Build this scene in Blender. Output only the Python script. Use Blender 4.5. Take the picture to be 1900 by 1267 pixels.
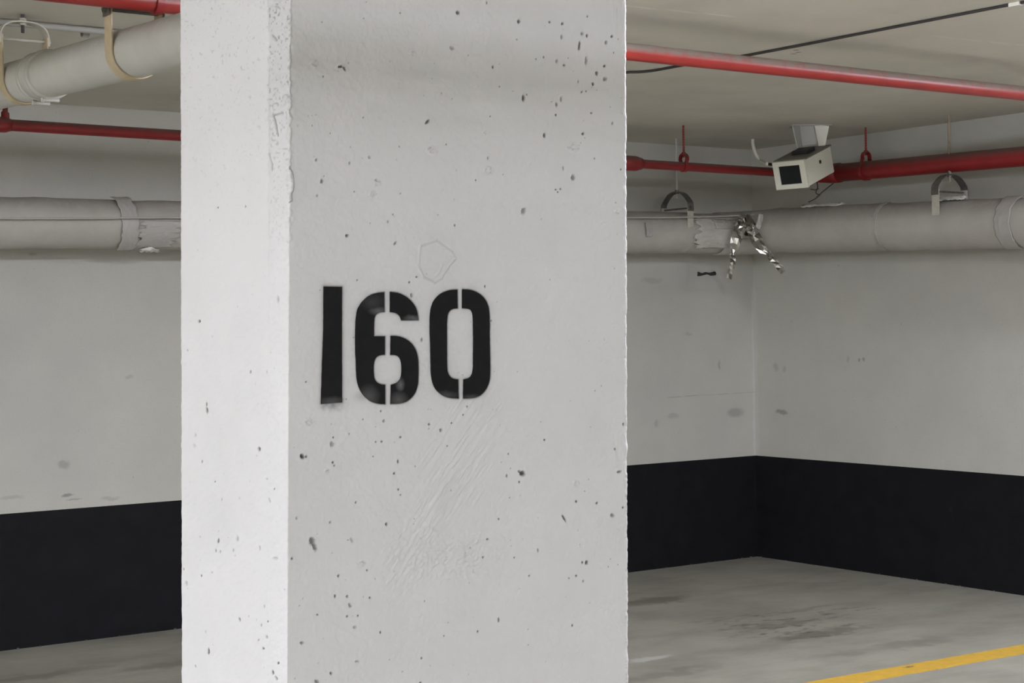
import bpy, bmesh, math, random
import numpy as np
from mathutils import Vector, Matrix
random.seed(4)
RNG = np.random.RandomState(11)
for o in list(bpy.data.objects): bpy.data.objects.remove(o)
S = bpy.context.scene; COL = S.collection

# ------------------------------------------------------------------ camera
FOC, YAW, PITCH, ROLL = 3119.1, .615633, -.008513, -.015749
CAM = np.array([-7.26089, -7.66047, 1.45])
CEIL, BAND = 2.5272, .6285
F_ = np.array([math.sin(YAW)*math.cos(PITCH), math.cos(YAW)*math.cos(PITCH), math.sin(PITCH)])
R_ = np.array([math.cos(YAW), -math.sin(YAW), 0.]); U_ = np.cross(R_, F_)
RR = R_*math.cos(ROLL)+U_*math.sin(ROLL); UU = -R_*math.sin(ROLL)+U_*math.cos(ROLL)
cd = bpy.data.cameras.new('camera'); cam = bpy.data.objects.new('camera', cd); COL.objects.link(cam)
cd.sensor_width = 36; cd.lens = FOC/1900*36; cd.clip_start = .05
cam.matrix_world = Matrix(((RR[0], UU[0], -F_[0], CAM[0]), (RR[1], UU[1], -F_[1], CAM[1]),
                           (RR[2], UU[2], -F_[2], CAM[2]), (0, 0, 0, 1)))
S.camera = cam
# ------------------------------------------------------------------ world, exposure
w = bpy.data.worlds.new('world'); S.world = w; w.use_nodes = True
w.node_tree.nodes['Background'].inputs[0].default_value = (.9, .95, 1, 1)
w.node_tree.nodes['Background'].inputs[1].default_value = .0
S.view_settings.view_transform = 'Standard'; S.view_settings.look = 'None'
S.view_settings.exposure = 0; S.view_settings.gamma = 1; S.view_settings.use_curve_mapping = False

# fluorescent lamps of the garage, all above or beside the frame
def lamp(x, y, strength, along_y=0, z=2.40, length=1.2, col=(.99, 1, 1.13), where=''):
    if strength <= 0: return
    e = Vector((0, 1, 0)) if along_y else Vector((1, 0, 0)); s = Vector((-e.y, e.x, 0))
    t = bpy.data.objects.new('fluorescent_light', None); COL.objects.link(t); t.location = (x, y, 2.5272)
    t['label'] = 'wraparound fluorescent ceiling fitting '+where; t['category'] = 'ceiling light'; t['group'] = 'fluorescent ceiling fittings'
    def add(name, m, verts, faces):
        me = bpy.data.meshes.new(name); me.from_pydata([tuple(v) for v in verts], [], faces); me.materials.append(m)
        o = bpy.data.objects.new(name, me); COL.objects.link(o); o.parent = t; return o
    mm = bpy.data.materials.new('lamp_tube'); mm.use_nodes = True; nt = mm.node_tree; nt.nodes.clear()
    em = nt.nodes.new('ShaderNodeEmission'); em.inputs[0].default_value = (*col, 1); em.inputs[1].default_value = strength
    nt.links.new(em.outputs[0], nt.nodes.new('ShaderNodeOutputMaterial').inputs[0])
    mh = bpy.data.materials.new('lamp_housing'); mh.use_nodes = True; mh.node_tree.nodes['Principled BSDF'].inputs['Base Color'].default_value = (.7, .7, .68, 1)
    def box(hl, hw, hw2, z0, z1): return [e*i*hl+s*j*(hw if h == z0 else hw2)+Vector((0, 0, h)) for i in (-1, 1) for j, h in ((-1, z0), (1, z0), (1, z1), (-1, z1))]
    F6 = [(0, 1, 2, 3), (7, 6, 5, 4), (0, 4, 5, 1), (1, 5, 6, 2), (2, 6, 7, 3), (3, 7, 4, 0)]
    add('diffuser', mm, box(length/2, .065, .075, -.075, -.035), F6)
    add('housing', mh, box(length/2+.02, .08, .08, -.034, -.001), F6)
LAMPS = [(-4.1, -4.7, 135, 0, 1.2, 'just right of the pillar'), (-.9, -4.6, 100, 1, 1.2, 'beside the right wall'), (-3.0, -5.6, 16, 0, 1.2, 'over the parking bay right of the pillar'),
         (-13.6, -2.5, 190, 0, 2.4, 'far left near the back wall'), (-10.9, -4.0, 125, 0, 2.4, 'left of the pillar, nearest on that side'), (-12.3, -5.0, 185, 1, 2.4, 'left of the pillar, set crosswise'),
         (-11.0, -7.5, 60, 1, 2.4, 'left of the camera over the aisle'), (-9.2, -11.6, 95, 0, 2.4, 'behind the camera to the left'), (-6.2, -13.0, 125, 0, 2.4, 'straight behind the camera'),
         (-3.2, -14.6, 145, 0, 2.4, 'far behind the camera to the right'), (-6.4, -10.6, 22, 0, 2.4, 'dim one close behind the camera')]
for x_, y_, s_, r_, l_, w_ in LAMPS: lamp(x_, y_, s_, r_, length=l_, where=w_)

def un(px, py, ax, val):                 # where the sight line of a measured point meets a plane
    d = F_ + RR*(px-950)/FOC - UU*(py-633.5)/FOC
    return CAM + d*((val-CAM[ax])/d[ax])
def unz(px, py, z): return CAM + (F_ + RR*(px-950)/FOC - UU*(py-633.5)/FOC)*z
def proj(P):
    Q = P-CAM; z = Q@F_
    return 950+FOC*(Q@RR)/z, 633.5-FOC*(Q@UU)/z

# ------------------------------------------------------------------ materials
def mat(name, col, rough=.7, metal=0, bump=0, bscale=60, var=.06, vscale=4, spec=.5, bdist=.002):
    m = bpy.data.materials.new(name); m.use_nodes = True; n = m.node_tree.nodes; L = m.node_tree.links
    b = n['Principled BSDF']; b.inputs['Roughness'].default_value = rough; b.inputs['Metallic'].default_value = metal
    b.inputs['Specular IOR Level'].default_value = spec
    tc = n.new('ShaderNodeTexCoord'); ns = n.new('ShaderNodeTexNoise'); ns.inputs['Scale'].default_value = vscale
    ns.inputs['Detail'].default_value = 8; ns.inputs['Roughness'].default_value = .62
    L.new(tc.outputs['Object'], ns.inputs['Vector'])
    mr = n.new('ShaderNodeMapRange'); mr.inputs['From Min'].default_value = .3; mr.inputs['From Max'].default_value = .7
    mr.inputs['To Min'].default_value = 1-var; mr.inputs['To Max'].default_value = 1+var
    L.new(ns.outputs['Fac'], mr.inputs['Value'])
    vm = n.new('ShaderNodeVectorMath'); vm.operation = 'SCALE'; vm.inputs[0].default_value = col[:3]
    L.new(mr.outputs['Result'], vm.inputs['Scale'])
    L.new(vm.outputs['Vector'], b.inputs['Base Color'])
    if bump:
        n2 = n.new('ShaderNodeTexNoise'); n2.inputs['Scale'].default_value = bscale; n2.inputs['Detail'].default_value = 5
        L.new(tc.outputs['Object'], n2.inputs['Vector'])
        bp = n.new('ShaderNodeBump'); bp.inputs['Strength'].default_value = bump; bp.inputs['Distance'].default_value = bdist
        L.new(n2.outputs['Fac'], bp.inputs['Height']); L.new(bp.outputs['Normal'], b.inputs['Normal'])
    m['_col'] = vm.name
    return m
def blend(m, fac_socket, col, amount=1.0):       # lay a second colour over the base by a mask
    n = m.node_tree.nodes; L = m.node_tree.links; b = n['Principled BSDF']
    src = b.inputs['Base Color'].links[0].from_socket
    mx = n.new('ShaderNodeMix'); mx.data_type = 'RGBA'
    mu = n.new('ShaderNodeMath'); mu.operation = 'MULTIPLY'; mu.use_clamp = True; mu.inputs[1].default_value = amount
    L.new(fac_socket, mu.inputs[0]); L.new(mu.outputs[0], mx.inputs['Factor'])
    L.new(src, mx.inputs['A']); mx.inputs['B'].default_value = (*col, 1)
    L.new(mx.outputs['Result'], b.inputs['Base Color'])
def noise_mask(m, scale, lo, hi, stretch=(1, 1, 1), detail=6, rot=(0, 0, 0), dist=0):
    n = m.node_tree.nodes; L = m.node_tree.links
    tc = n.new('ShaderNodeTexCoord'); mp = n.new('ShaderNodeMapping'); mp.inputs['Scale'].default_value = stretch
    mp.inputs['Rotation'].default_value = rot
    ns = n.new('ShaderNodeTexNoise'); ns.inputs['Scale'].default_value = scale; ns.inputs['Detail'].default_value = detail
    ns.inputs['Roughness'].default_value = .6; ns.inputs['Distortion'].default_value = dist
    mr = n.new('ShaderNodeMapRange'); mr.inputs['From Min'].default_value = lo; mr.inputs['From Max'].default_value = hi
    L.new(tc.outputs['Object'], mp.inputs['Vector']); L.new(mp.outputs['Vector'], ns.inputs['Vector'])
    L.new(ns.outputs['Fac'], mr.inputs['Value']); return mr.outputs['Result']
def mul(m, a, b_):
    n = m.node_tree.nodes; mu = n.new('ShaderNodeMath'); mu.operation = 'MULTIPLY'
    m.node_tree.links.new(a, mu.inputs[0]); m.node_tree.links.new(b_, mu.inputs[1]); return mu.outputs[0]
def spots(m, items, wob=.02, wscale=14, e0=1.25, e1=.6):         # stains: (x,y,z, rx,ry,rz, strength)
    n = m.node_tree.nodes; L = m.node_tree.links
    tc = n.new('ShaderNodeTexCoord'); ns = n.new('ShaderNodeTexNoise'); ns.inputs['Scale'].default_value = wscale
    ns.inputs['Detail'].default_value = 5
    L.new(tc.outputs['Object'], ns.inputs['Vector'])
    sb = n.new('ShaderNodeVectorMath'); sb.operation = 'SUBTRACT'; sb.inputs[1].default_value = (.5, .5, .5)
    L.new(ns.outputs['Color'], sb.inputs[0])
    sc = n.new('ShaderNodeVectorMath'); sc.operation = 'SCALE'; sc.inputs['Scale'].default_value = wob*2
    L.new(sb.outputs[0], sc.inputs[0])
    ad = n.new('ShaderNodeVectorMath'); L.new(tc.outputs['Object'], ad.inputs[0]); L.new(sc.outputs[0], ad.inputs[1])
    cur = None
    for (x, y, z, rx, ry, rz, st) in items:
        s1 = n.new('ShaderNodeVectorMath'); s1.operation = 'SUBTRACT'; s1.inputs[1].default_value = (x, y, z)
        L.new(ad.outputs[0], s1.inputs[0])
        s2 = n.new('ShaderNodeVectorMath'); s2.operation = 'DIVIDE'; s2.inputs[1].default_value = (rx, ry, rz)
        L.new(s1.outputs[0], s2.inputs[0])
        s3 = n.new('ShaderNodeVectorMath'); s3.operation = 'LENGTH'; L.new(s2.outputs[0], s3.inputs[0])
        mr = n.new('ShaderNodeMapRange'); mr.inputs['From Min'].default_value = e0; mr.inputs['From Max'].default_value = e1
        mr.inputs['To Max'].default_value = st; L.new(s3.outputs['Value'], mr.inputs['Value'])
        if cur is None: cur = mr.outputs['Result']
        else:
            mx = n.new('ShaderNodeMath'); mx.operation = 'MAXIMUM'; L.new(cur, mx.inputs[0]); L.new(mr.outputs['Result'], mx.inputs[1]); cur = mx.outputs[0]
    return cur

M = {}
M['wall'] = mat('painted_concrete_wall', (.50, .495, .44), .75, bump=.35, bscale=45, var=.05, vscale=3)
M['black'] = mat('black_wall_paint', (.0065, .0068, .0085), .7, bump=.3, bscale=50, var=.3, vscale=9, spec=.18)
M['ceil'] = mat('ceiling_paint', (.70, .665, .59), .85, bump=.35, bscale=30, var=.05, vscale=2.2)
M['floor'] = mat('worn_concrete_floor', (.31, .305, .25), .6, bump=.3, bscale=25, var=.12, vscale=2.5, spec=.35)
M['pillar'] = mat('white_pillar_paint', (.70, .70, .69), .6, bump=.22, bscale=260, var=.025, vscale=5, bdist=.0012)
M['ink'] = mat('black_stencil_paint', (.006, .006, .0065), .6, bump=.15, bscale=300, var=.3, vscale=40, spec=.2)
M['red'] = mat('red_pipe_paint', (.25, .013, .014), .42, bump=.2, bscale=90, var=.12, vscale=14)
M['redup'] = mat('red_pipe_gloss', (.29, .024, .019), .40, bump=.12, bscale=70, var=.10, vscale=10)
M['white_pipe'] = mat('painted_drain_pipe', (.52, .51, .455), .5, bump=.25, bscale=40, var=.06, vscale=8)
M['insul'] = mat('pipe_jacket', (.43, .41, .365), .75, bump=.5, bscale=30, var=.08, vscale=7, bdist=.004)
M['paper'] = mat('torn_white_jacket', (.80, .79, .75), .7, bump=.5, bscale=40, var=.05)
M['tape'] = mat('jacket_tape', (.40, .385, .355), .5, bump=.3, bscale=40, var=.08)
M['strap'] = mat('beige_strap', (.50, .41, .26), .6, bump=.3, bscale=80, var=.12, vscale=30)
M['strapw'] = mat('cream_painted_strap', (.50, .48, .40), .6, var=.12, vscale=30)
M['steel'] = mat('dull_steel', (.16, .15, .135), .5, metal=.5, var=.25, vscale=40)
M['rodd'] = mat('dark_threaded_rod', (.06, .05, .045), .6, var=.3, vscale=60)
M['rodr'] = mat('rusty_red_rod', (.20, .02, .016), .6, var=.4, vscale=60)
M['rodt'] = mat('tan_painted_rod', (.30, .26, .19), .6, var=.2, vscale=60)
M['rodw'] = mat('white_painted_rod', (.45, .45, .43), .6, var=.1, vscale=60)
M['cable'] = mat('dark_cable', (.035, .033, .03), .6)
M['cablew'] = mat('pale_cable', (.42, .41, .38), .5)
M['conduit'] = mat('grey_painted_conduit', (.38, .37, .34), .5, var=.1)
M['cambox'] = mat('cream_camera_housing', (.78, .78, .67), .45, var=.03, bump=.1, bscale=100)
M['camlid'] = mat('shaded_camera_lid', (.20, .19, .17), .8)  # shade on the lid's upper face, put into the base colour
M['jacket2'] = mat('patched_jacket', (.50, .485, .44), .75, bump=.6, bscale=25, var=.12, vscale=12, bdist=.006)
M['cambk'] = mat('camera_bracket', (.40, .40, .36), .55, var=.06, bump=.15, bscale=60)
M['glass'] = mat('dark_window_glass', (.008, .010, .011), .45, spec=.3, var=.2, vscale=80)
M['rubber'] = mat('dark_rubber', (.02, .02, .02), .6)
M['foil'] = mat('aluminium_foil', (.52, .51, .47), .24, metal=1, bump=.25, bscale=22, var=.3, vscale=20)
M['yellow'] = mat('yellow_line_paint', (.60, .37, .045), .6, bump=.3, bscale=60, var=.10, vscale=20)
M['dirt'] = mat('dark_dirt', (.03, .028, .025), .8)

# ------------------------------------------------------------------ object helpers
def link(o, parent=None):
    COL.objects.link(o)
    if parent is not None:
        o.parent = parent; o.matrix_parent_inverse = parent_mat(parent).inverted()
    return o
def parent_mat(p):
    m = Matrix.Translation(p.location)
    return parent_mat(p.parent) @ p.matrix_parent_inverse @ m if p.parent else m
def obj(name, bm, m, parent=None, smooth=False):
    me = bpy.data.meshes.new(name); bmesh.ops.recalc_face_normals(bm, faces=bm.faces); bm.to_mesh(me); bm.free()
    for mm in (m if isinstance(m, (list, tuple)) else [m]): me.materials.append(mm)
    o = bpy.data.objects.new(name, me); link(o, parent)
    if smooth:
        me.polygons.foreach_set('use_smooth', [True]*len(me.polygons))
    return o
def tag(o, label=None, cat=None, group=None, kind=None):
    if label: o['label'] = label
    if cat: o['category'] = cat
    if group: o['group'] = group
    if kind: o['kind'] = kind
    return o
def thing(name, loc, label, cat, group=None):
    o = bpy.data.objects.new(name, None); o.empty_display_size = .05; o.location = loc; COL.objects.link(o)
    return tag(o, label, cat, group)
def hull_box(bm, c, ax, ay, az, bev=0):          # box by centre and three half-axis vectors
    c, ax, ay, az = map(Vector, (c, ax, ay, az))
    vs = [bm.verts.new(c+ax*i+ay*j+az*k) for i in (-1, 1) for j in (-1, 1) for k in (-1, 1)]
    fs = [(0, 1, 3, 2), (4, 6, 7, 5), (0, 4, 5, 1), (2, 3, 7, 6), (0, 2, 6, 4), (1, 5, 7, 3)]
    faces = [bm.faces.new([vs[i] for i in f]) for f in fs]
    if bev:
        es = list({e for f in faces for e in f.edges})
        bmesh.ops.bevel(bm, geom=es, offset=bev, segments=2, affect='EDGES', profile=.6)
def tube(bm, pts, rad, seg=20, cap=True, bumps=0, seed=0):
    pts = [Vector(p) for p in pts]; n = len(pts)
    rad = rad if isinstance(rad, (list, tuple)) else [rad]*n
    rng = random.Random(seed); ph = [rng.uniform(0, 6.28) for _ in range(8)]
    up = None; rings = []; dist = 0
    for i, p in enumerate(pts):
        t = (pts[min(i+1, n-1)]-pts[max(i-1, 0)]).normalized()
        if up is None: up = Vector((0, 0, 1)) if abs(t.z) < .9 else Vector((1, 0, 0))
        a = t.cross(up).normalized(); up = a.cross(t).normalized()
        if i: dist += (p-pts[i-1]).length
        ring = []
        for k in range(seg):
            th = 2*math.pi*k/seg; r = rad[i]
            if bumps:
                r += bumps*(math.sin(2*th+ph[0]+dist*5)*.5+math.sin(3*th-dist*9+ph[1])*.35+math.sin(dist*23+ph[2])*.4*math.sin(th+ph[3])+math.sin(5*th+dist*31+ph[4])*.25)
            ring.append(bm.verts.new(p+a*math.cos(th)*r+up*math.sin(th)*r))
        rings.append(ring)
    for i in range(n-1):
        for k in range(seg):
            bm.faces.new((rings[i][k], rings[i][(k+1) % seg], rings[i+1][(k+1) % seg], rings[i+1][k]))
    if cap:
        bm.faces.new(rings[0]); bm.faces.new(list(reversed(rings[-1])))
def band(bm, path, axis, half_w, half_t):        # flat strap swept along a path lying across 'axis'
    path = [Vector(p) for p in path]; axis = Vector(axis).normalized(); rings = []
    for i, p in enumerate(path):
        t = (path[min(i+1, len(path)-1)]-path[max(i-1, 0)]).normalized(); nn = t.cross(axis).normalized()
        rings.append([bm.verts.new(p+axis*half_w*a+nn*half_t*b) for a, b in ((-1, -1), (1, -1), (1, 1), (-1, 1))])
    for i in range(len(rings)-1):
        for k in range(4): bm.faces.new((rings[i][k], rings[i][(k+1) % 4], rings[i+1][(k+1) % 4], rings[i+1][k]))
    bm.faces.new(rings[0]); bm.faces.new(list(reversed(rings[-1])))
def lerp(a, b, n, jit=None):
    a = np.array(a, float); b = np.array(b, float); return [a+(b-a)*i/(n-1) for i in range(n)]
def spline(P, n=10):
    P = [np.array(p, float) for p in P]; P = [2*P[0]-P[1]]+P+[2*P[-1]-P[-2]]; out = []
    for i in range(1, len(P)-2):
        for k in range(n):
            t = k/n; a, b, c, d = P[i-1:i+3]
            out.append(.5*((2*b)+(c-a)*t+(2*a-5*b+4*c-d)*t*t+(3*b-a-3*c+d)*t**3))
    out.append(P[-2]); return out

# ------------------------------------------------------------------ setting
def quad(bm, pts, mi=0):
    f = bm.faces.new([bm.verts.new(p) for p in pts]); f.material_index = mi; return f
X0, Y0, T = -16, -17, .2
def slab(name, lo, hi, m):
    bm = bmesh.new(); c = [(a+b)/2 for a, b in zip(lo, hi)]; h = [(b-a)/2 for a, b in zip(lo, hi)]
    hull_box(bm, c, (h[0], 0, 0), (0, h[1], 0), (0, 0, h[2])); return tag(obj(name, bm, m), kind='structure')

def P_b(px, py): return un(px, py, 1, 0)
def P_r(px, py): return un(px, py, 0, 0)
def P_f(px, py): return un(px, py, 2, 0)
def P_c(px, py): return un(px, py, 2, CEIL)
# stains on the floor
fm = M['floor']
blend(fm, noise_mask(fm, 1.6, .45, .72, (1, 2.2, 1), rot=(0, 0, .35)), (.17, .155, .13), .55)
blend(fm, noise_mask(fm, 1.1, .55, .75, (1, 2.0, 1), rot=(0, 0, .35), dist=.6), (.37, .36, .33), .6)
it = []
for (px, py, rx, ry, s) in [(1215, 1115, .22, .10, .8), (1520, 1175, .28, .06, .75), (1440, 1160, .22, .05, .55), (1690, 1193, .22, .08, .5),
                            (1480, 1132, .3, .03, .4), (1230, 1250, .3, .06, .45), (60, 1255, .4, .06, .5), (300, 1235, .25, .06, .4), (1600, 1205, .3, .05, .3)]:
    q = P_f(px, py); it.append((q[0], q[1], 0, rx, ry, 1, s))
blend(fm, spots(fm, it, .12, 9), (.10, .09, .075), .8)
q1, q2, q3 = P_f(1415, 1156), P_f(1470, 1165), P_f(1560, 1135)
mk = spots(fm, [(q1[0], q1[1], 0, .35, .3, 1, 1), (q2[0], q2[1], 0, .4, .3, 1, 1), (q3[0], q3[1], 0, .3, .12, 1, .8)], .1, 7)
blend(fm, mul(fm, mk, noise_mask(fm, 9, .52, .66, (1, 2.2, 1), rot=(0, 0, .6))), (.075, .07, .06), .75)
blend(fm, noise_mask(fm, 60, .66, .74), (.12, .11, .10), .35)
q = P_f(1200, 1222); blend(fm, spots(fm, [(q[0], q[1], 0, .12, .05, 1, 1)], .06, 12), (.5, .5, .47), .7)
tag_floor = slab('floor', (X0, Y0, -.2), (0, 0, 0), fm)
# ceiling
cm = M['ceil']
blend(cm, noise_mask(cm, 1.3, .5, .78), (.40, .385, .34), .4)
q = P_c(1385, 268); it = [(q[0], q[1], CEIL, .35, .25, 1, .5)]
blend(cm, spots(cm, it, .2, 7), (.25, .24, .21), .45)
def dust(m, col, lo, hi, amt):                  # settled dust on what faces up
    n = m.node_tree.nodes; L = m.node_tree.links; g = n.new('ShaderNodeNewGeometry'); sp_ = n.new('ShaderNodeSeparateXYZ')
    L.new(g.outputs['Normal'], sp_.inputs[0]); mr = n.new('ShaderNodeMapRange'); mr.inputs['From Min'].default_value = lo; mr.inputs['From Max'].default_value = hi
    L.new(sp_.outputs['Z'], mr.inputs['Value']); blend(m, mul(m, mr.outputs['Result'], noise_mask(m, 30, .1, .5)), col, amt)
dust(M['redup'], (.20, .17, .145), -.25, .30, .95); dust(M['red'], (.13, .09, .08), .0, .7, .8)
dust(M['white_pipe'], (.30, .28, .25), .0, .7, .6); dust(M['insul'], (.26, .24, .215), .25, .9, .7)
def streak(m, p, q, wdt, st=1):                # long thin mark between two points of one plane, wobbling
    p, q = np.array(p), np.array(q); out = []
    n = max(3, int(np.linalg.norm(q-p)/(.09)))
    for i in range(n):
        c = p+(q-p)*i/(n-1); out.append((*c, .075, wdt, wdt, st*random.uniform(.4, 1)))
    return out
blend(cm, spots(cm, streak(cm, P_c(1190, 14), P_c(1335, 28), .012), .008, 20), (.85, .84, .80), .9)
blend(cm, spots(cm, streak(cm, P_c(1752, 69), P_c(1905, 85), .014), .008, 20), (.82, .81, .76), .7)
it = []
for px, py in [(1472, 100), (1481, 97), (1477, 93)]: q = P_c(px, py); it.append((*q, .012, .012, .05, .8))
blend(cm, spots(cm, it, .01, 40), (.1, .09, .07), .8)
slab('ceiling', (X0, Y0, CEIL), (0, 0, CEIL+.2), cm)
# walls with black band
wm = M['wall']
blend(wm, noise_mask(wm, 1.2, .5, .75), (.42, .425, .41), .45)
blend(wm, noise_mask(wm, 140, .52, .70), (.36, .36, .33), .35)
blend(wm, noise_mask(wm, 55, .68, .74), (.20, .20, .19), .5)
blend(wm, noise_mask(wm, 38, .665, .74), (.22, .22, .21), .5)
blend(wm, noise_mask(wm, 11, .70, .78), (.25, .25, .24), .4)
it = []
for (px, py, rx, rz, s, wl) in [(1365, 766, .07, .03, .55, 'b'), (1248, 772, .05, .02, .35, 'b'), (1335, 677, .012, .03, .5, 'b'), (1218, 785, .02, .02, .35, 'b'),
        (1450, 765, .055, .014, .75, 'r'), (1210, 520, .08, .02, .28, 'b'), (125, 918, .03, .008, .8, 'b'), (138, 928, .04, .006, .5, 'b'), (120, 862, .03, .02, .5, 'b'),
        (1595, 666, .01, .012, .7, 'r'), (1602, 666, .01, .012, .7, 'r'), (1573, 666, .012, .02, .35, 'r'), (205, 925, .05, .01, .35, 'b'), (20, 923, .06, .01, .3, 'b'),
        (1440, 680, .02, .03, .35, 'r'), (1455, 686, .02, .02, .3, 'r'), (1277, 619, .03, .01, .3, 'b'), (240, 700, .02, .01, .3, 'b'), (60, 470, .02, .01, .3, 'b')]:
    q = (P_b if wl == 'b' else P_r)(px, py)
    it.append((q[0], q[1], q[2], rx if wl == 'b' else .05, rx if wl == 'r' else .05, rz, s))
blend(wm, spots(wm, it, .02, 16), (.14, .14, .135), .75)
blend(wm, spots(wm, streak(wm, P_b(1255, 736), P_b(1395, 728), .0045), .008, 14), (.28, .28, .27), .6)
q = P_b(1400, 600)
blend(wm, spots(wm, [(0, 0, z, .02, .035, .12, .7) for z in np.arange(.66, 1.7, .15)], .02, 10), (.62, .62, .60), .5)
for nm, lo, hi, face in [('wall_back', (X0, 0), (0, T), 'y'), ('wall_right', (0, Y0), (T, T), 'x')]:
    bm = bmesh.new()
    for z0, z1, mi in ((-.2, BAND, 1), (BAND, CEIL+.2, 0)):
        c = ((lo[0]+hi[0])/2, (lo[1]+hi[1])/2, (z0+z1)/2)
        k = len(bm.faces); hull_box(bm, c, ((hi[0]-lo[0])/2, 0, 0), (0, (hi[1]-lo[1])/2, 0), (0, 0, (z1-z0)/2))
        bm.faces.ensure_lookup_table()
        for f in bm.faces[k:]: f.material_index = mi
    tag(obj(nm, bm, [wm, M['black']]), kind='structure')
slab('wall_left', (X0-T, Y0, -.2), (X0, T, CEIL+.2), wm)
slab('wall_front', (X0, Y0-T, -.2), (T, Y0, CEIL+.2), wm)

# ------------------------------------------------------------------ pillar
def vnoise(x, y, seed):
    r = np.random.RandomState(seed); g = r.rand(256, 256).astype(np.float32)
    xi = np.floor(x).astype(int); yi = np.floor(y).astype(int); fx = x-xi; fy = y-yi
    fx = fx*fx*(3-2*fx); fy = fy*fy*(3-2*fy); a = lambda i, j: g[(xi+i) % 256, (yi+j) % 256]
    return (a(0, 0)*(1-fx)+a(1, 0)*fx)*(1-fy)+(a(0, 1)*(1-fx)+a(1, 1)*fx)*fy-.5
YF = -4.98096; YBK = None
zr = [un(537, 0, 1, YF)[2], un(533.5, 1267, 1, YF)[2]]
class Edge:                                     # a vertical edge that leans a little
    def __init__(s, a, b, y):                   # pixel x at top and bottom of the frame
        P, Q = un(a, 0, 1, y), un(b, 1267, 1, y); s.y = y
        s.k = (P[0]-Q[0])/(P[2]-Q[2]); s.x0 = Q[0]-s.k*Q[2]
    def x(s, z): return s.x0+s.k*z
eFL = Edge(538, 533, YF); eFR = Edge(1166.5, 1170.5, YF)
xl = eFL.x(1.37)-.012
yBL = un(336, 650, 0, xl)[1]; eBL = Edge(335, 337.5, yBL)
yS = un(497, 650, 0, xl)[1]
# perimeter columns: (x at z=0, lean, y, nx, ny, region)
cols = []
def seg(xa, ka, ya, xb, kb, yb, n, nrm, reg):
    for i in range(n):
        t = i/n; cols.append((xa+(xb-xa)*t, ka+(kb-ka)*t, ya+(yb-ya)*t, nrm[0], nrm[1], reg))
RC = .015
kS = (eBL.k*(1-.8)+eFL.k*.8); xS = (eFL.x(1.37)-.012)-kS*1.37
LS = math.hypot(.012, YF-yS)
seg(eBL.x0, eBL.k, yBL, xS, kS, yS, 170, (-1, 0), 1)
seg(xS, kS, yS, eFL.x0, eFL.k, YF, 44, ((YF-yS)/LS, -.012/LS), 2)
seg(eFL.x0, eFL.k, YF, eFR.x0-RC, eFR.k, YF, 500, (0, -1), 3)
for i in range(8):
    a = -math.pi/2+math.pi/2*i/8
    cols.append((eFR.x0-RC+RC*math.cos(a), eFR.k, YF+RC+RC*math.sin(a), math.cos(a), math.sin(a), 4))
seg(eFR.x0, eFR.k, YF+RC, eFR.x0, eFR.k, yBL, 6, (1, 0), 0)
seg(eFR.x0, eFR.k, yBL, eBL.x0, eBL.k, yBL, 8, (0, 1), 0)
cols = np.array(cols)
zs = np.concatenate([np.linspace(-.05, .66, 5)[:-1], np.linspace(.66, 2.2, 960), np.linspace(2.2, CEIL+.05, 4)[1:]])
nc, nz = len(cols), len(zs)
Zg, Xg = np.meshgrid(zs, cols[:, 0], indexing='ij')
Xg = Xg+cols[None, :, 1]*Zg; Yg = np.broadcast_to(cols[None, :, 2], Xg.shape).copy(); reg = np.broadcast_to(cols[None, :, 5], Xg.shape)
NX = np.broadcast_to(cols[None, :, 3], Xg.shape); NY = np.broadcast_to(cols[None, :, 4], Xg.shape)
PX, PY = proj(np.stack([Xg, Yg, Zg], -1))
fine = ((Zg > .66) & (Zg < 2.2) & (reg > 0)).astype(float)
D = np.zeros_like(Xg); GR = np.zeros_like(Xg)
# fine paint texture and roller stipple
D += fine*(vnoise(PX/2.6, PY/3.4, 4)*.0005+vnoise(PX/5, PY/7, 1)*.0008+vnoise(PX/11, PY/14, 2)*.0010+vnoise(PX/60, PY/90, 3)*.0012)
# rough left half of the side face top
m1 = fine*np.clip((470-PY)/400, 0, 1)*np.isin(reg, (1,))
D += m1*vnoise(PX/3, PY/5, 5)*.0016*np.clip(vnoise(PX/50, PY/60, 6)+.45, 0, 1)
GR += m1*np.clip(vnoise(PX/3.2, PY/3.6, 7)-.33, 0, 1)*2.0
m2 = fine*(reg == 2)
D += m2*(vnoise(PX/5, PY/9, 8)*.003)*np.clip((700-PY)/400, .15, 1); GR += m2*np.clip((560-PY)/500, .1, 1)*(np.clip(vnoise(PX/3, PY/4, 9)-.2, 0, 1)*2.0+.15)
# vertical joint line between side face and strip; broken paint lip on the corner
jl = np.exp(-((PX-498-vnoise(PY/18, PY*0, 12)*3)/1.6)**2)*fine*((reg == 1) | (reg == 2))
D -= jl*.0015*np.clip((760-PY)/400, 0, 1)*(vnoise(PY/14, PY*0, 13)+.7); GR += jl*.22*np.clip((560-PY)/400, 0, 1)*np.clip(vnoise(PY/10, PY*0, 14)+.5, 0, 1)
cx_ = np.exp(-((PX-537)/5.5)**2)*fine*((reg == 2) | (reg == 3))
D += cx_*(vnoise(PY/13, PY*0, 15)*.006+vnoise(PY/4, PX/4, 16)*.003)*np.clip((640-PY)/300, .12, 1)
chip = np.exp(-((PY-345)/26)**2)*np.exp(-((PX-541)/4.5)**2)*fine*(reg == 3); D += chip*.005

cl = np.exp(-((PX-539.5-vnoise(PY/11, PY*0, 18)*3)/1.0)**2)*fine*(reg == 3); GR += cl*.45*np.clip((430-PY)/150, 0, 1)*np.clip(vnoise(PY/25, PY*0, 17)+.6, 0, 1)
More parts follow.
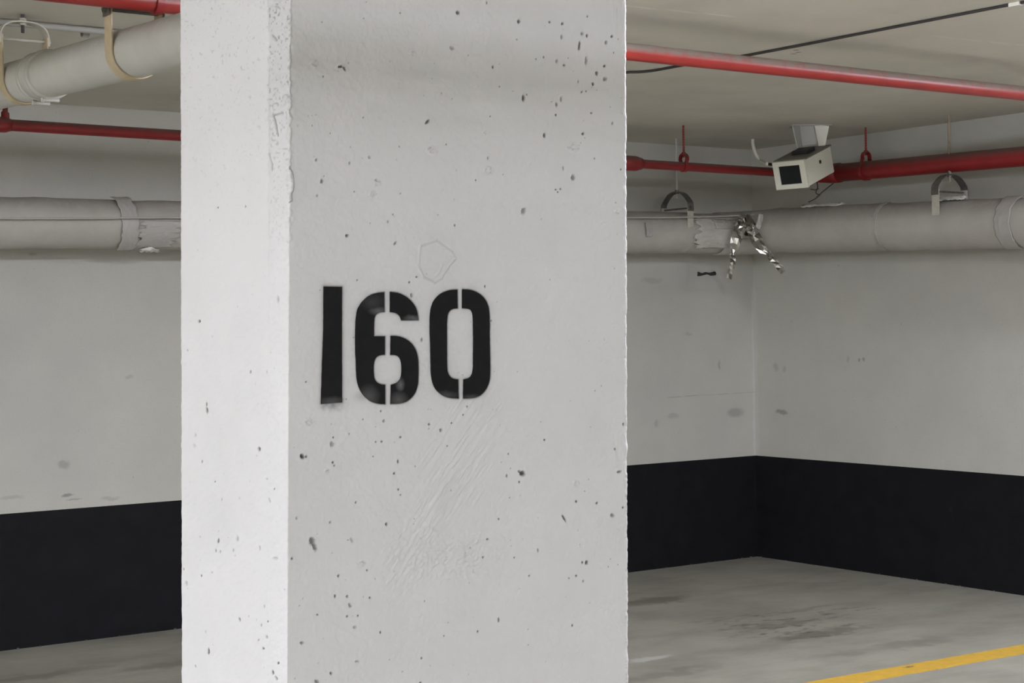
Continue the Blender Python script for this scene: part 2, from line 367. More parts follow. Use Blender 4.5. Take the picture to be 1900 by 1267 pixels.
# right arris: little nicks
D += fine*(reg == 4)*(vnoise(PY/5, PX/3, 19)*.0012+vnoise(PY/17, PX/9, 31)*.0016); GR += fine*(reg >= 3)*np.exp(-((PX-1162)/1.5)**2)*np.clip(vnoise(PY/3, PY*0, 21)-.2, 0, 1)*1.2
# crack and chips in strip
def line(pts, wd, dep, gr, rg):
    global D, GR
    for (x0, y0), (x1, y1) in zip(pts[:-1], pts[1:]):
        L = math.hypot(x1-x0, y1-y0); t = np.clip(((PX-x0)*(x1-x0)+(PY-y0)*(y1-y0))/L/L, 0, 1)
        d = np.hypot(PX-x0-t*(x1-x0), PY-y0-t*(y1-y0)); g = np.exp(-(d/wd)**2)*fine*np.isin(reg, rg)
        D = D-g*dep; GR = np.maximum(GR, g*gr)
line([(524, 209), (508, 214), (511, 232), (516, 252)], 1.3, .003, .55, (2,))
line([(538, 309), (543, 322), (545, 345), (541, 358), (542, 372), (536, 376)], 1.1, .002, .75, (3,)); line([(498, 285), (504, 305), (504, 315)], 1.3, .003, .45, (1, 2))
line([(505, 65), (512, 74)], 1.6, .003, .6, (2,)); line([(511, 12), (517, 14)], 2, .003, .5, (2,))
# round repaired patch above the number
pp = [(780, 458), (807, 445), (837, 467), (845, 480), (831, 495), (817, 515), (808, 524), (786, 515), (777, 495), (780, 458)]
pp = [(x+random.uniform(-1.5, 1.5), y+random.uniform(-1.5, 1.5)) for x, y in pp[:-1]]; pp.append(pp[0])
line(pp, 1.5, -.0034, .12, (3,)); line([(800, 520), (814, 505), (822, 488)], 1.4, -.002, .03, (3,))
# trowel-scraped area
def ell(cx, cy, rx, ry, ang):
    c, s = math.cos(ang), math.sin(ang); a = ((PX-cx)*c+(PY-cy)*s)/rx; b = (-(PX-cx)*s+(PY-cy)*c)/ry
    return np.clip(1.25-np.sqrt(a*a+b*b), 0, .8)/.8
ang = -math.radians(56); ca, sa = math.cos(ang), math.sin(ang)
ua = PX*ca+PY*sa; va = -PX*sa+PY*ca
scr = vnoise(ua/45, va/3.2, 22)+.7*vnoise(ua/16, va/2.5, 23)
D += fine*(reg == 3)*scr*.0058*ell(838, 908, 115, 46, ang)
D += fine*(reg == 3)*(vnoise(ua/9, va/3, 24))*.0050*ell(775, 1020, 95, 50, ang)
D += fine*(reg == 3)*(vnoise(ua/40, va/3, 28))*.0024*ell(860, 810, 130, 60, ang)
D += fine*(reg == 3)*(vnoise(PX/4, PY/4, 25))*.0038*ell(830, 1030, 90, 50, 0)
D += fine*(reg == 3)*vnoise(PX/3, PY/28, 26)*.0028*ell(1150, 25, 30, 50, 0)
line([(862, 1012), (864, 1030), (862, 1048)], 1.5, .0015, .10, (3,)); line([(800, 978), (812, 985)], 1.8, .0015, .12, (3,)); line([(866, 1020), (884, 1006), (892, 985)], 1.4, -.0012, .03, (3,))
# pits: (x, y, rx, ry, angle, depth, dark)
pits = []
def pit(lst, ox, oy, sc, rg):
    for t in lst:
        x, y = ox+t[0]/sc, oy+t[1]/sc; r = t[2] if len(t) > 2 else 1.7; ry = t[3] if len(t) > 3 else r*1.25
        pits.append((x, y, r, ry, t[4] if len(t) > 4 else 0, t[5] if len(t) > 5 else .9, rg))
pit([(270, 72, 3, 3.2), (612, 120, 2.5, 4), (433, 15, 1.2, 2.5), (855, 133, 2, 2.6, .5), (784, 124), (995, 92, 1.3), (850, 208, 1.8, 4, 0, .6), (965, 190, 2, 3, 0, .6), (992, 200, 1.6, 3.4),
     (950, 255, 1.7, 7.5, .1), (1100, 238, 2.4, 3.4, 0, .6), (1131, 205, 1.6, 2.6, .4), (238, 268, 4, 3, 0, .35), (750, 320, 1.3), (822, 343, 2, 2.8, 0, .5), (863, 365, 2, 1.8), (988, 340, 2, 7, 0, .6),
     (465, 376, 1.4, 2.6), (1047, 410, 2.3, 3.8), (1090, 370, 1.8), (1093, 443, 3, 3.2, 0, .6), (1027, 470, 1.7, 3.4), (945, 458, 1.2, 3, 0, .5), (988, 510, 1.2), (963, 515, 1.5, 2.6, .3, .7),
     (848, 556, 2, 4, 0, .5), (822, 585, 1.8, 3.6, 0, .6), (638, 548, 2.6, 5), (656, 530, 1.2), (818, 643, 1.5), (1017, 633, 1.4), (1135, 690, 1.4, 3, 0, .6), (972, 748, 2.4, 2.4), (754, 758, 2, 3.8),
     (100, 682, 2.2, 4.5, .8), (437, 885, 1.2, 3, 0, .6), (860, 940, 1.4, 4, 0, .5), (915, 993, 3.2, 5, 0, .65), (370, 1008, 1.3, 1.5), (640, 1180, 3.6, 5.5, .4, .6), (1182, 948, 1.3), (818, 1060, 1.2),
     (845, 1058, 1.3), (830, 1075, 1.2), (252, 1260, 1.4), (708, 330, 1.2), (602, 220, 1.6, 1.4, .5, .5), (1142, 295, 1.1), (1035, 887, 1.1), (205, 808, 1), (330, 310, 1), (450, 652, 1), (505, 485, 1)], 760, 0, 3.016, 3)
pit([(912, 373, 4.6, 1.9), (934, 386, 1.8, 4, -.4), (815, 427, 1.3), (775, 895, 1.8, 2.4, .5, .6), (962, 912, 1.3, 3, 0, .6), (1072, 880, 2.6, 2, .5, .4), (805, 1015, 2.4, 3.8, 0, .7), (780, 1095, 1.5, 2, 0, .5),
     (988, 1073, 1.1), (1247, 1083, 1.2, 1.5), (1110, 1010, 2, 3, 0, .4), (1175, 1240, 1.5, 3, 0, .5), (1204, 1199, 1.2), (853, 746, 1), (1245, 72, 1.1), (807, 123, .9), (1038, 658, 1), (752, 702, .9), (1240, 820, 1)], 330, 0, 3.016, 3)
pit([(400, 25, 2.6, 2.6), (716, 75, 1.8, 3, .6, .7), (467, 316, 1.2), (808, 330, 1.4), (822, 415, 2, 4, 0, .7), (1302, 355, 1.2, 2.2), (890, 702, 1.5, 3.6, 0, .7), (1343, 582, 1.2), (133, 980, 1.2), (642, 1238, 1.8, 2.2, 0, .6),
     (505, 1225, 1.1), (623, 1170, 1.3), (1158, 1195, 1.5, 1.3), (1183, 1142, 1.2), (1083, 1250, 1.4), (937, 1258, 1.6), (855, 295, 1.8, 1.5), (480, 830, .9), (445, 690, 1)], 530, 430, 3.52, 3)
pit([(720, 95, 2.4, 2.6, 0, .7), (455, 52, 2, 2.4, 0, .5), (222, 128, 1.4), (215, 160, 3.2, 3.5, 0, .5), (78, 217, 3.4, 4.4, -.5, 1), (95, 218, 1.8), (220, 245, 2, 2.2), (226, 258, 1.3), (533, 127, 1.6), (445, 148, 1.5), (418, 148, 1.2),
     (750, 168, 1.1), (520, 240, 1.6, 3), (503, 296, 1.8), (523, 370, 1.5), (532, 395, 1.3), (325, 430, 1.4), (1200, 140, 1.4), (1033, 205, 1.2), (1097, 296, 4.4, 4, .3, 1), (1083, 286, 2.5, 2, 0, .6), (1025, 305, 1.5, 3.2, 0, .7), (1083, 335, 1.4, 2),
     (1568, 68, 2.2), (1527, 182, 1.4), (1547, 288, 3.6, 2.2, 0, .7), (1348, 425, 1.7), (1443, 433, 1.5, 2.2, .5), (1290, 502, 1.8, 6.5, -.45), (1515, 490, 3.4, 3, 0, .65), (1565, 453, 1.6, 2), (988, 507, 1.4), (467, 531, 2.2),
     (935, 600, 1.9, 1.6), (122, 610, 4.4, 6.5, 0, .75), (134, 636, 3.2, 7, -.4, .75), (207, 522, 1.8, 1.6, 0, .6), (305, 605, 2, 4, -.4, .4), (50, 502, 1.6, 2.4, 0, .5), (245, 772, 1.6, 3), (230, 865, 1.6, 2.8), (285, 865, 1.8, 2.4, 0, .7),
     (298, 908, 2.6, 4, -.4, .6), (390, 872, 1.6, 2), (147, 950, 1.8, 1.4), (285, 958, 1.5, 2), (335, 955, 1.3, 2), (440, 1032, 1.4, 2), (320, 1008, 3, 2, 0, .4), (75, 1082, 3, 2.4, 0, .7), (28, 690, 1.8), (1060, 685, 1.2),
     (915, 684, 1.5), (1170, 652, 1.4, 3.2, 0, .6), (1396, 708, 2.4, 3.6), (1376, 708, 1.5, 2), (1347, 770, 1.5), (1380, 795, 1.6, 2, 0, .6), (1313, 782, 1.2), (1460, 925, 3.4, 2.2, -.5, .6), (1330, 1003, 1.4, 4),
     (988, 975, 1.5, 4), (890, 1028, 1.4, 2), (645, 888, 1.1), (735, 1048, 1.1), (210, 1222, 2), (330, 1168, 3.4, 1.4, 0, .5), (145, 1260, 4, 2.4, .5, .7), (625, 1265, 2.2, 1.6), (630, 1152, 1.5), (1565, 975, 1.3, 2.4),
     (1130, 770, 1.4, 1.8, 0, .6), (378, 745, 1.3), (600, 262, .9), (1040, 408, 1), (855, 640, 1), (405, 217, 1)], 530, 760, 2.4985, 3)
pit([(208, 3, 1.8, 5), (452, 183, 2, 4, -.2), (188, 241, 1.1, 2.6, 0, .7), (247, 334, 1), (522, 367, 1.1, 1.6), (262, 610, 1.4, 4.5, .15, .85), (352, 600, 2.2, 5, 0, .4), (252, 655, 1.2, 3, 0, .6), (272, 658, 1, 2.6, 0, .6),
     (333, 652, 1, 3.4, 0, .5), (455, 640, 1.1, 4, 0, .4), (527, 690, 4.5, 2, 0, .3), (184, 770, 1, 2), (233, 755, 1.6, 1.4, 0, .4), (102, 740, 1, 2.4, 0, .7), (362, 972, 1.5, 4, -.3, .7), (463, 1000, 1.1, 2.6, 0, .6),
     (493, 982, 1.1, 1.6), (217, 1122, 1.6, 5.2), (471, 1108, 1.4, 2.2), (488, 1055, 1.6, 3, 0, .5), (450, 1068, 1.4, 2.4, .5, .5), (515, 1218, 1.6, 4, -.2, .8), (530, 1245, 2, 3.4, -.5, .6), (158, 1190, 1.1, 2.2, -.4, .6),
     (540, 1175, 1.6, 2, .4), (476, 912, 1, 3, 0, .5), (280, 415, 1, 3, 0, .3), (360, 410, 1, 2.4, 0, .3), (150, 168, 2.5, 3, 0, .25), (155, 118, 1.5, 3, 0, .3), (500, 420, 1.6, 4, -.4, .3), (488, 322, 1.6, 1.6, 0, .4),
     (115, 805, 2.2, 4, 0, .35), (203, 1030, .9, 3, 0, .3), (175, 590, 1.8, 1.5, 0, .3), (570, 835, 1.5, 1, 0, .4)], 300, 760, 2.5, (1, 2))
pit([(370, 596, 2, 2.6), (384, 762, 1.4, 5), (465, 690, 1.2, 3, 0, .7), (405, 385, 1.2), (456, 383, 1.2), (516, 556, 2, 6, 0, .35), (348, 650, 1.2, 2, 0, .4), (383, 750, 1.2, 4, 0, .9), (495, 690, 1, 3, 0, .3)], 0, 0, 1, (1, 2))
for i in range(150):                                                # a scatter of pin holes
    pits.append((random.uniform(545, 1160), random.uniform(0, 1267), random.uniform(.6, 1.0), random.uniform(.7, 1.3), 0, random.uniform(.3, .8), 3))
for i in range(40):
    pits.append((random.uniform(340, 530), random.uniform(300, 1267), random.uniform(.5, .8), random.uniform(.9, 1.8), 0, random.uniform(.15, .4), (1, 2)))
FD, FG = D.ravel(), GR.ravel(); fx, fy, fr = PX.ravel(), PY.ravel(), reg.ravel(); ff = fine.ravel()
rows = PY[:, 300]                                                    # pixel row of each ring, for fast windows
for (x, y, rx, ry, a, dk, rg) in pits:
    idx = np.where(np.abs(rows-y) < 60)[0]
    if len(idx) == 0: continue
    sl = slice(idx[0], idx[-1]+1); A, B = PX[sl]-x, PY[sl]-y
    msk = np.isin(reg[sl], rg)*fine[sl]
    c, s = math.cos(a), math.sin(a); wob = 1+.5*vnoise(PX[sl]/2.2, PY[sl]/2.2, int(x) % 97)
    d = np.sqrt(((A*c+B*s)/rx)**2+((-A*s+B*c)/ry)**2)*wob
    g = np.clip(1.35-d, 0, 1)*msk
    D[sl] -= np.minimum(g*1.5, 1)*.0012*min(rx, 3.5)
    GR[sl] = np.maximum(GR[sl], np.clip(g*1.7, 0, 1)*dk)
    rim = np.exp(-((d-1.7)/.35)**2)*msk*(rx > 1.7); D[sl] += rim*.0005
for (x, y, r) in [(583, 118, 6), (801, 279, 7), (1064, 273, 7), (900, 247, 3), (905, 317, 7), (691, 360, 5), (572, 783, 6), (1069, 898, 5), (1001, 1117, 6), (671, 1045, 5), (606, 875, 4), (765, 100, 4), (1145, 393, 4), (699, 340, 4), (1143, 1045, 6)]:
    idx = np.where(np.abs(rows-y) < 40)[0]; sl = slice(idx[0], idx[-1]+1)
    d = np.hypot((PX[sl]-x)*(1+vnoise(PX[sl]/3, PY[sl]/3, int(y))), PY[sl]-y)/r; msk = (reg[sl] == 3)*fine[sl]
    D[sl] += (np.exp(-((d-.9)/.3)**2)*.0022-np.exp(-(d/.6)**2)*.0012)*msk
    GR[sl] = np.maximum(GR[sl], np.exp(-((d-.8)/.3)**2)*msk*np.clip(vnoise(PX[sl]/3, PY[sl]/3, int(x)), 0, 1)*.8)

# stencil digits, measured outlines
def dg(pts): return [(530+x/3.52, 430+y/3.52) for x, y in pts]
DIG = {
 '1': [dg([(251, 358), (368, 360), (367, 700), (369, 1114), (233, 1123), (244, 800), (251, 600)])],
 '6': [dg([(645, 395), (600, 399), (548, 415), (494, 465), (463, 530), (458, 700), (463, 900), (470, 990), (500, 1058), (550, 1104), (600, 1122), (650, 1125), (650, 1000), (612, 995), (582, 970), (575, 925), (575, 860), (588, 820), (615, 804),
           (648, 802), (648, 683), (577, 683), (577, 575), (588, 540), (615, 525), (645, 522)]),
       dg([(685, 393), (740, 398), (800, 430), (845, 480), (862, 530), (866, 576), (758, 577), (747, 545), (720, 527), (685, 523)]),
       dg([(687, 680), (740, 681), (800, 705), (845, 755), (866, 820), (868, 930), (865, 1000), (845, 1060), (800, 1105), (750, 1122), (688, 1123), (690, 1000), (732, 988), (757, 955), (762, 900), (757, 845), (742, 815), (715, 803), (687, 802)])],
 '0': [dg([(1122, 378), (1070, 380), (1010, 405), (965, 455), (945, 520), (943, 620), (950, 850), (955, 960), (975, 1020), (1020, 1065), (1070, 1085), (1130, 1088), (1127, 965), (1085, 958), (1062, 930), (1054, 890), (1053, 700), (1054, 560),
           (1065, 520), (1090, 502), (1123, 499)]),
       dg([(1156, 376), (1215, 378), (1280, 410), (1320, 465), (1333, 530), (1333, 700), (1337, 900), (1333, 980), (1300, 1045), (1255, 1080), (1200, 1088), (1163, 1088), (1165, 965), (1205, 955), (1225, 920), (1229, 850), (1229, 600),
           (1227, 540), (1215, 510), (1190, 500), (1156, 498)])]}
def chaikin(P, it=2):
    for _ in range(it):
        out = []; n = len(P)
        for i in range(n):
            a, b, c = map(np.array, (P[i-1], P[i], P[(i+1) % n])); u, v = b-a, c-b
            t = abs(math.degrees(math.acos(max(-1, min(1, float(u@v)/(np.linalg.norm(u)*np.linalg.norm(v)+1e-9))))))
            if t > 48: out.append(tuple(b))
            else: out.append(tuple(b-u*.25)); out.append(tuple(b+v*.25))
        P = out
    return P
SH = {k: [chaikin(p) for p in v] for k, v in DIG.items()}
# soft overspray around the stencilled edges
win = (PX > 575) & (PX < 935) & (PY > 510) & (PY < 790) & (reg == 3)
wx, wy = PX[win], PY[win]; dist = np.full(wx.shape, 1e3)
own = np.full(wx.shape, 0)
for kk, (k, polys) in enumerate(SH.items()):
    for P in polys:
        for i in range(len(P)):
            (x0, y0), (x1, y1) = P[i-1], P[i]; L2 = (x1-x0)**2+(y1-y0)**2+1e-9
            t = np.clip(((wx-x0)*(x1-x0)+(wy-y0)*(y1-y0))/L2, 0, 1); d = np.hypot(wx-x0-t*(x1-x0), wy-y0-t*(y1-y0))
            nb = d < dist; dist = np.where(nb, d, dist); own = np.where(nb, kk, own)
noisy = 1+1.2*vnoise(wx/6, wy/6, 30)
sp = .75*np.exp(-(dist/1.5)**2)+.16*np.exp(-dist/(5*noisy))
sp = np.where(own == 0, np.maximum(sp, .75*np.exp(-(dist/2.6))), sp)
sp = np.maximum(sp, .42*np.exp(-((wy-752)/9)**2)*(wy > 745)*np.exp(-((wx-615)/20)**4)*noisy)
sp = np.maximum(sp, .55*np.exp(-((wx-742)/9)**2-((wy-712)/7)**2)); sp = np.maximum(sp, .45*np.exp(-((wx-700)/9)**2-((wy-576)/5)**2))
sp = np.maximum(sp, .30*np.exp(-((wx-672)/14)**2-((wy-735)/10)**2))
SPR = np.zeros_like(Xg); SPR[win] = sp

XX, YY = Xg+NX*D, Yg+NY*D
co = np.stack([XX, YY, Zg], -1).reshape(-1, 3).astype(np.float32)
ii = np.arange(nz-1)[:, None]*nc; jj = np.arange(nc)[None, :]; j2 = (jj+1) % nc
fc = np.stack([ii+jj, ii+j2, ii+nc+j2, ii+nc+jj], -1).reshape(-1, 4)
pil = thing('concrete_pillar', (-5.45, -4.75, 0), 'white painted concrete pillar with pitted faces and the stencilled number 160', 'pillar')
me = bpy.data.meshes.new('shaft')
nf = len(fc); loops = np.concatenate([fc.ravel(), np.arange(nc)[::-1], (nz-1)*nc+np.arange(nc)])
me.vertices.add(len(co)); me.vertices.foreach_set('co', co.ravel())
me.loops.add(len(loops)); me.loops.foreach_set('vertex_index', loops.astype(np.int32))
st = np.concatenate([np.arange(nf)*4, [nf*4, nf*4+nc]]).astype(np.int32)
me.polygons.add(nf+2); me.polygons.foreach_set('loop_start', st)
me.update(calc_edges=True); me.validate()
for nm, arr in (('grime', GR), ('spray', SPR)):
    at = me.attributes.new(nm, 'FLOAT', 'POINT'); at.data.foreach_set('value', np.clip(arr, 0, 1).ravel().astype(np.float32))
pm = M['pillar']
def attr(m, nm):
    a = m.node_tree.nodes.new('ShaderNodeAttribute'); a.attribute_name = nm; return a.outputs['Fac']
blend(pm, noise_mask(pm, 2.2, .5, .8), (.60, .605, .585), .5)
blend(pm, attr(pm, 'grime'), (.035, .032, .028), .96)
blend(pm, attr(pm, 'spray'), (.012, .012, .013), .98)
me.materials.append(pm)
shaft = bpy.data.objects.new('shaft', me); link(shaft, pil)
sm = np.ones(len(me.polygons), bool); me.polygons.foreach_set('use_smooth', sm)
ink = M['ink']; it = []
for (px, py, rx, rz, s) in [(683, 735, .016, .014, .55), (738, 741, .014, .010, .6), (741, 714, .007, .009, .9), (700, 577, .014, .006, .8), (615, 745, .02, .006, .5), (765, 590, .014, .004, .8),
                            (690, 560, .02, .012, .25), (826, 733, .02, .006, .4), (873, 737, .014, .005, .4)]:
    q = un(px, py, 1, YF); it.append((q[0], q[1], q[2], rx, .05, rz, s))
blend(ink, spots(ink, it, .005, 50, 1.7, .0), (.20, .20, .20), .75)
blend(ink, noise_mask(ink, 420, .70, .74), (.35, .35, .34), .5)
for k, polys in SH.items():
    bm = bmesh.new()
    for P in polys:
        top = []
        for x, y in P:
            q = un(x, y, 1, YF-.0026); top.append(bm.verts.new(q))
        f = bm.faces.new(top); r = bmesh.ops.extrude_face_region(bm, geom=[f])
        for v in r['geom']:
            if isinstance(v, bmesh.types.BMVert): v.co.y += .0040
    tag(obj('stencilled_digit', bm, ink, pil), 'black stencilled digit '+k+' in sprayed paint')

# ------------------------------------------------------------------ yellow line
bm = bmesh.new()
A = P_f(1450, 1275); a0, a1 = -4.6, -.35
yt = (P_f(1499, 1266)[1]+P_f(1900, 1196)[1])/2; yb = (P_f(1573, 1267)[1]+P_f(1900, 1217.6)[1])/2
sl = (P_f(1900, 1196)[1]-P_f(1499, 1266)[1])/(P_f(1900, 1196)[0]-P_f(1499, 1266)[0])
n = 160; up_, lo_ = [], []
for i in range(n+1):
    x = a0+(a1-a0)*i/n; dy = (x+1.75)*sl
    up_.append((x, yt+dy+random.uniform(-.0025, .0025), .0)); lo_.append((x, yb+dy+random.uniform(-.0025, .0025), .0))
vs = [[bm.verts.new((x, y, zz)) for (x, y, _) in r] for r in (up_, lo_) for zz in (.0022, -.002)]
for i in range(n):
    for a, b in ((0, 2), (1, 3), (0, 1), (2, 3)): bm.faces.new((vs[a][i], vs[a][i+1], vs[b][i+1], vs[b][i]))
for i in (0, n): bm.faces.new((vs[0][i], vs[1][i], vs[3][i], vs[2][i]))
ym = M['yellow']; q = P_f(1687, 1238); q2 = P_f(1735, 1243)
blend(ym, spots(ym, [(q[0], q[1], 0, .03, .012, 1, 1), (q2[0], q2[1]-.01, 0, .05, .012, 1, .8)], .02, 40), (.12, .10, .07), .9)
blend(ym, noise_mask(ym, 18, .6, .75), (.40, .30, .10), .5)
tag(obj('parking_line', bm, ym), 'yellow painted parking bay line on the concrete floor right of the pillar', 'floor marking')

# ------------------------------------------------------------------ sprinkler pipes
HU = 2.40
ys = [un(*q, 2, HU)[1] for q in ((335, 7), (1168, 97), (1900, 174))]; YU = sum(ys)/3
up1 = thing('sprinkler_pipe', (-4, YU, HU), 'upper glossy red sprinkler pipe running behind the pillar under the ceiling', 'pipe')
bm = bmesh.new(); tube(bm, lerp((-9.0, YU, HU), (-.0, YU, HU), 40), .030, 28); obj('pipe_body', bm, M['redup'], up1, True)
YL = -.77
Q0, Q1 = un(0, 231, 1, YL), un(1430, 319, 1, YL)
sl = (Q1[2]-Q0[2])/(Q1[0]-Q0[0]); zl = lambda x: Q0[2]+sl*(x-Q0[0])
xr = -.25
R0, R1 = un(1590, 317.5, 0, xr), un(1900, 290, 0, xr); slr = (R1[2]-R0[2])/(R1[1]-R0[1]); zrr = lambda y: R0[2]+slr*(y-R0[1])
low = thing('sprinkler_pipe', (-3, YL, zl(-3)), 'lower thin red sprinkler pipe running along the back wall to the corner', 'pipe')
bm = bmesh.new(); tube(bm, lerp((-7.5, YL, zl(-7.5)), (-.42, YL, zl(-.42)), 30), .0245, 24); obj('pipe_body', bm, M['red'], low, True)
def fit_ring(parent, x, r, hw, name='coupling'):
    bm = bmesh.new(); z = zl(x)
    tube(bm, [(x-hw, YL, z), (x-hw*.97, YL, z), (x+hw*.55, YL, z), (x+hw, YL, z)], [r*.9, r, r, r*.78], 24); return obj(name, bm, M['red'], parent, True)
xc = un(1166, 308, 1, YL)[0]; fit_ring(low, xc, .040, .085)
xt = un(6, 231, 1, YL)[0]; fit_ring(low, xt-.02, .033, .05, 'tee_fitting')
bm = bmesh.new(); xs = un(10, 231, 1, YL)[0]
tube(bm, [(xs, YL, zl(xs)), (xs, YL, zl(xs)+.05), (xs+.004, YL, zl(xs)+.055)], [.017, .017, .013], 14)
tube(bm, [(xs, YL, zl(xs)+.05), (xs, YL, zl(xs)+.075)], .011, 10); obj('sprinkler_head', bm, M['red'], low, True)
rt = thing('sprinkler_pipe', (xr, -2, zrr(-2)), 'thick red sprinkler main running along the right wall below the ceiling', 'pipe')
bm = bmesh.new()
tube(bm, lerp((xr, -6, zrr(-6)), (xr, -.95, zrr(-.95)), 16), .051, 28); obj('pipe_body', bm, M['red'], rt, True)
bm = bmesh.new(); ctr = (xr-.13, -.90)
el = [(xr, -.98, zrr(-.98)), (xr, -.93, zrr(-.95))]+[(ctr[0]+.13*math.cos(a), ctr[1]+.13*math.sin(a), zrr(-.9)+(zl(-.4)-zrr(-.9))*a/1.5708) for a in np.linspace(0, math.pi/2, 9)]+[(ctr[0]-.07, YL, zl(-.45))]
tube(bm, el, [.056, .056]+[.054-.002*i for i in range(9)]+[.034], 28); obj('elbow', bm, M['red'], rt, True)

# ------------------------------------------------------------------ drain pipe, upper left
XW = -5.32
W0, W1 = un(44, 151, 0, XW), un(249, 98, 0, XW)
slw = (W1[2]-W0[2])/(W1[1]-W0[1]); zw = lambda y: W0[2]+slw*(y-W0[1])
RW = .073
dp = thing('drain_pipe', (XW, -3, zw(-3)), 'white painted drain pipe hung in clevis straps near the ceiling left of the pillar', 'pipe')
bm = bmesh.new(); tube(bm, [(XW, -3.82, CEIL-.001), (XW, -3.82, zw(-3.8)+.10)]+[(XW, -3.72-.10*math.sin(a), zw(-3.7)+.10-.10*math.cos(a)) for a in np.linspace(math.pi/2, .1, 8)]+lerp((XW, -3.68, zw(-3.68)), (XW, -.002, zw(0)), 50), RW, 48); obj('pipe_body', bm, M['white_pipe'], dp, True)
def ywat(px, py):
    return un(px, py, 0, XW)[1]
yc = ywat(82, 139)
bm = bmesh.new(); zf = zw
for y0, y1, r in ((yc-.055, yc+.055, RW+.004), (yc-.060, yc-.042, RW+.009), (yc+.03, yc+.042, RW+.008)):
    tube(bm, [(XW, y0, zf(y0)), (XW, y0+.002, zf(y0)), (XW, y1-.002, zf(y1)), (XW, y1, zf(y1))], [r-.004, r, r, r-.004], 48)
cp = obj('coupling_sleeve', bm, M['white_pipe'], dp, True)
for dy in (-.05, .036):
    bm = bmesh.new()
    tube(bm, [(XW-.028, yc+dy, zf(yc)-RW-.011), (XW-.020, yc+dy, zf(yc)-RW-.011), (XW-.019, yc+dy, zf(yc)-RW-.011), (XW+.030, yc+dy, zf(yc)-RW-.011)], [.009, .009, .006, .006], 10)
    obj('clamp_screw', bm, M['white_pipe'], cp)

def clevis(name, label, c, axis, r, yh, arch, rodtop, mstrap, myoke, mrod, group, hw=.015, rodr=.006, tri=False):
    c = Vector(c); ax = Vector(axis).normalized(); u = Vector((0, 0, 1)).cross(ax).normalized(); up = Vector((0, 0, 1))
    t = thing(name, c-up*0, label, 'pipe hanger', group)
    R = r+.004
    path = [c-u*R+up*yh*s for s in (1, .66, .33)]+[c+u*R*math.cos(a)+up*R*math.sin(a) for a in np.linspace(math.pi, 2*math.pi, 25)]+[c+u*R+up*yh*s for s in (.33, .66, 1)]
    bm = bmesh.new(); band(bm, path, ax, hw, .002); obj('strap', bm, mstrap, t)
    Y = R+.005
    path = [c-u*Y+up*(yh-.03)]+[c+u*Y*math.copysign(abs(math.cos(a))**.75, math.cos(a))+up*(yh+arch*math.sin(a)) for a in np.linspace(math.pi, 0, 17)]+[c+u*Y+up*(yh-.03)]
    if tri:
        path = spline([c+u*Y*a+up*(yh+b) for a, b in ((-1, -.03), (-1, .0), (-.93, arch*.3), (-.55, arch*.8), (-.18, arch), (.18, arch), (.55, arch*.8), (.93, arch*.3), (1, 0), (1, -.03))], 3); path = [Vector(q) for q in path]
    bm = bmesh.new(); band(bm, path, ax, hw*.95, .0025); obj('yoke', bm, myoke, t)
    bm = bmesh.new(); tube(bm, [c-u*(Y+.014)+up*(yh-.012), c+u*(Y+.014)+up*(yh-.012)], .005, 10)
    for s in (-1, 1): tube(bm, [c+u*s*(Y+.002)+up*(yh-.012), c+u*s*(Y+.011)+up*(yh-.012)], .011, 6)
    obj('cross_bolt', bm, myoke, t)
    bm = bmesh.new(); top = Vector((c.x, c.y, rodtop)); b0 = c+up*(yh+arch-.035)
    tube(bm, [b0, top], rodr, 10); obj('rod', bm, mrod, t)
    bm = bmesh.new()
    for dz in (.006, -.010): tube(bm, [c+up*(yh+arch+dz), c+up*(yh+arch+dz+.008)], .012, 6)
    obj('nut', bm, myoke, t)
    return t
G1 = 'clevis hangers on the white drain pipe'
y1 = ywat(44, 150); y2 = ywat(249, 98)
clevis('clevis_hanger', 'beige strap clevis hanger with its arch seen whole, near the left photo edge', (XW, y1, zw(y1)), (0, 1, 0), RW, .150, .048, CEIL, M['strap'], M['strapw'], M['rodd'], G1, hw=.024)
clevis('clevis_hanger', 'beige strap hanger round the white drain pipe just left of the pillar', (XW, y2, zw(y2)), (0, 1, 0), RW, .130, .048, CEIL, M['strap'], M['steel'], M['rodd'], G1, hw=.026)
# unseen overhead pipe, added to cast a shade band across the pillar top
dq = thing('drain_pipe', (-6, -7.3, 2.09), 'unseen white pipe added overhead to shade the top of the pillar', 'pipe')
bm = bmesh.new(); tube(bm, lerp((-12, -7.3, 2.09), (-1, -7.3, 2.09), 12), .036, 32); obj('pipe_body', bm, M['white_pipe'], dq, True)
for x in (-10, -7, -4):
    bm = bmesh.new(); tube(bm, [(x, -7.3, 2.115), (x, -7.3, CEIL)], .006, 8); obj('shade_pipe_rod', bm, M['steel'], dq)
# conduit on ceiling, upper left
c0, c1 = un(0, 42, 2, CEIL-.014), un(200, 60, 2, CEIL-.014)
yy = (c0[1]+c1[1])/2
t = thing('ceiling_conduit', (-5.3, yy, CEIL-.014), 'thin grey conduit clipped to the ceiling above the white drain pipe', 'conduit')
bm = bmesh.new(); tube(bm, lerp((-8, c0[1], CEIL-.014), (-4.2, c1[1]+(c1[1]-c0[1])*2, CEIL-.014), 20), .011, 12); obj('conduit_body', bm, M['conduit'], t, True)
bm = bmesh.new(); q = un(158, 62, 2, CEIL-.014)
band(bm, [(q[0], q[1]-.04, CEIL-.001), (q[0], q[1]-.016, CEIL-.002), (q[0], q[1]-.012, CEIL-.022), (q[0], q[1], CEIL-.028), (q[0], q[1]+.012, CEIL-.022), (q[0], q[1]+.016, CEIL-.002), (q[0], q[1]+.04, CEIL-.001)], (1, 0, 0), .012, .0015)
obj('clip', bm, M['conduit'], t)

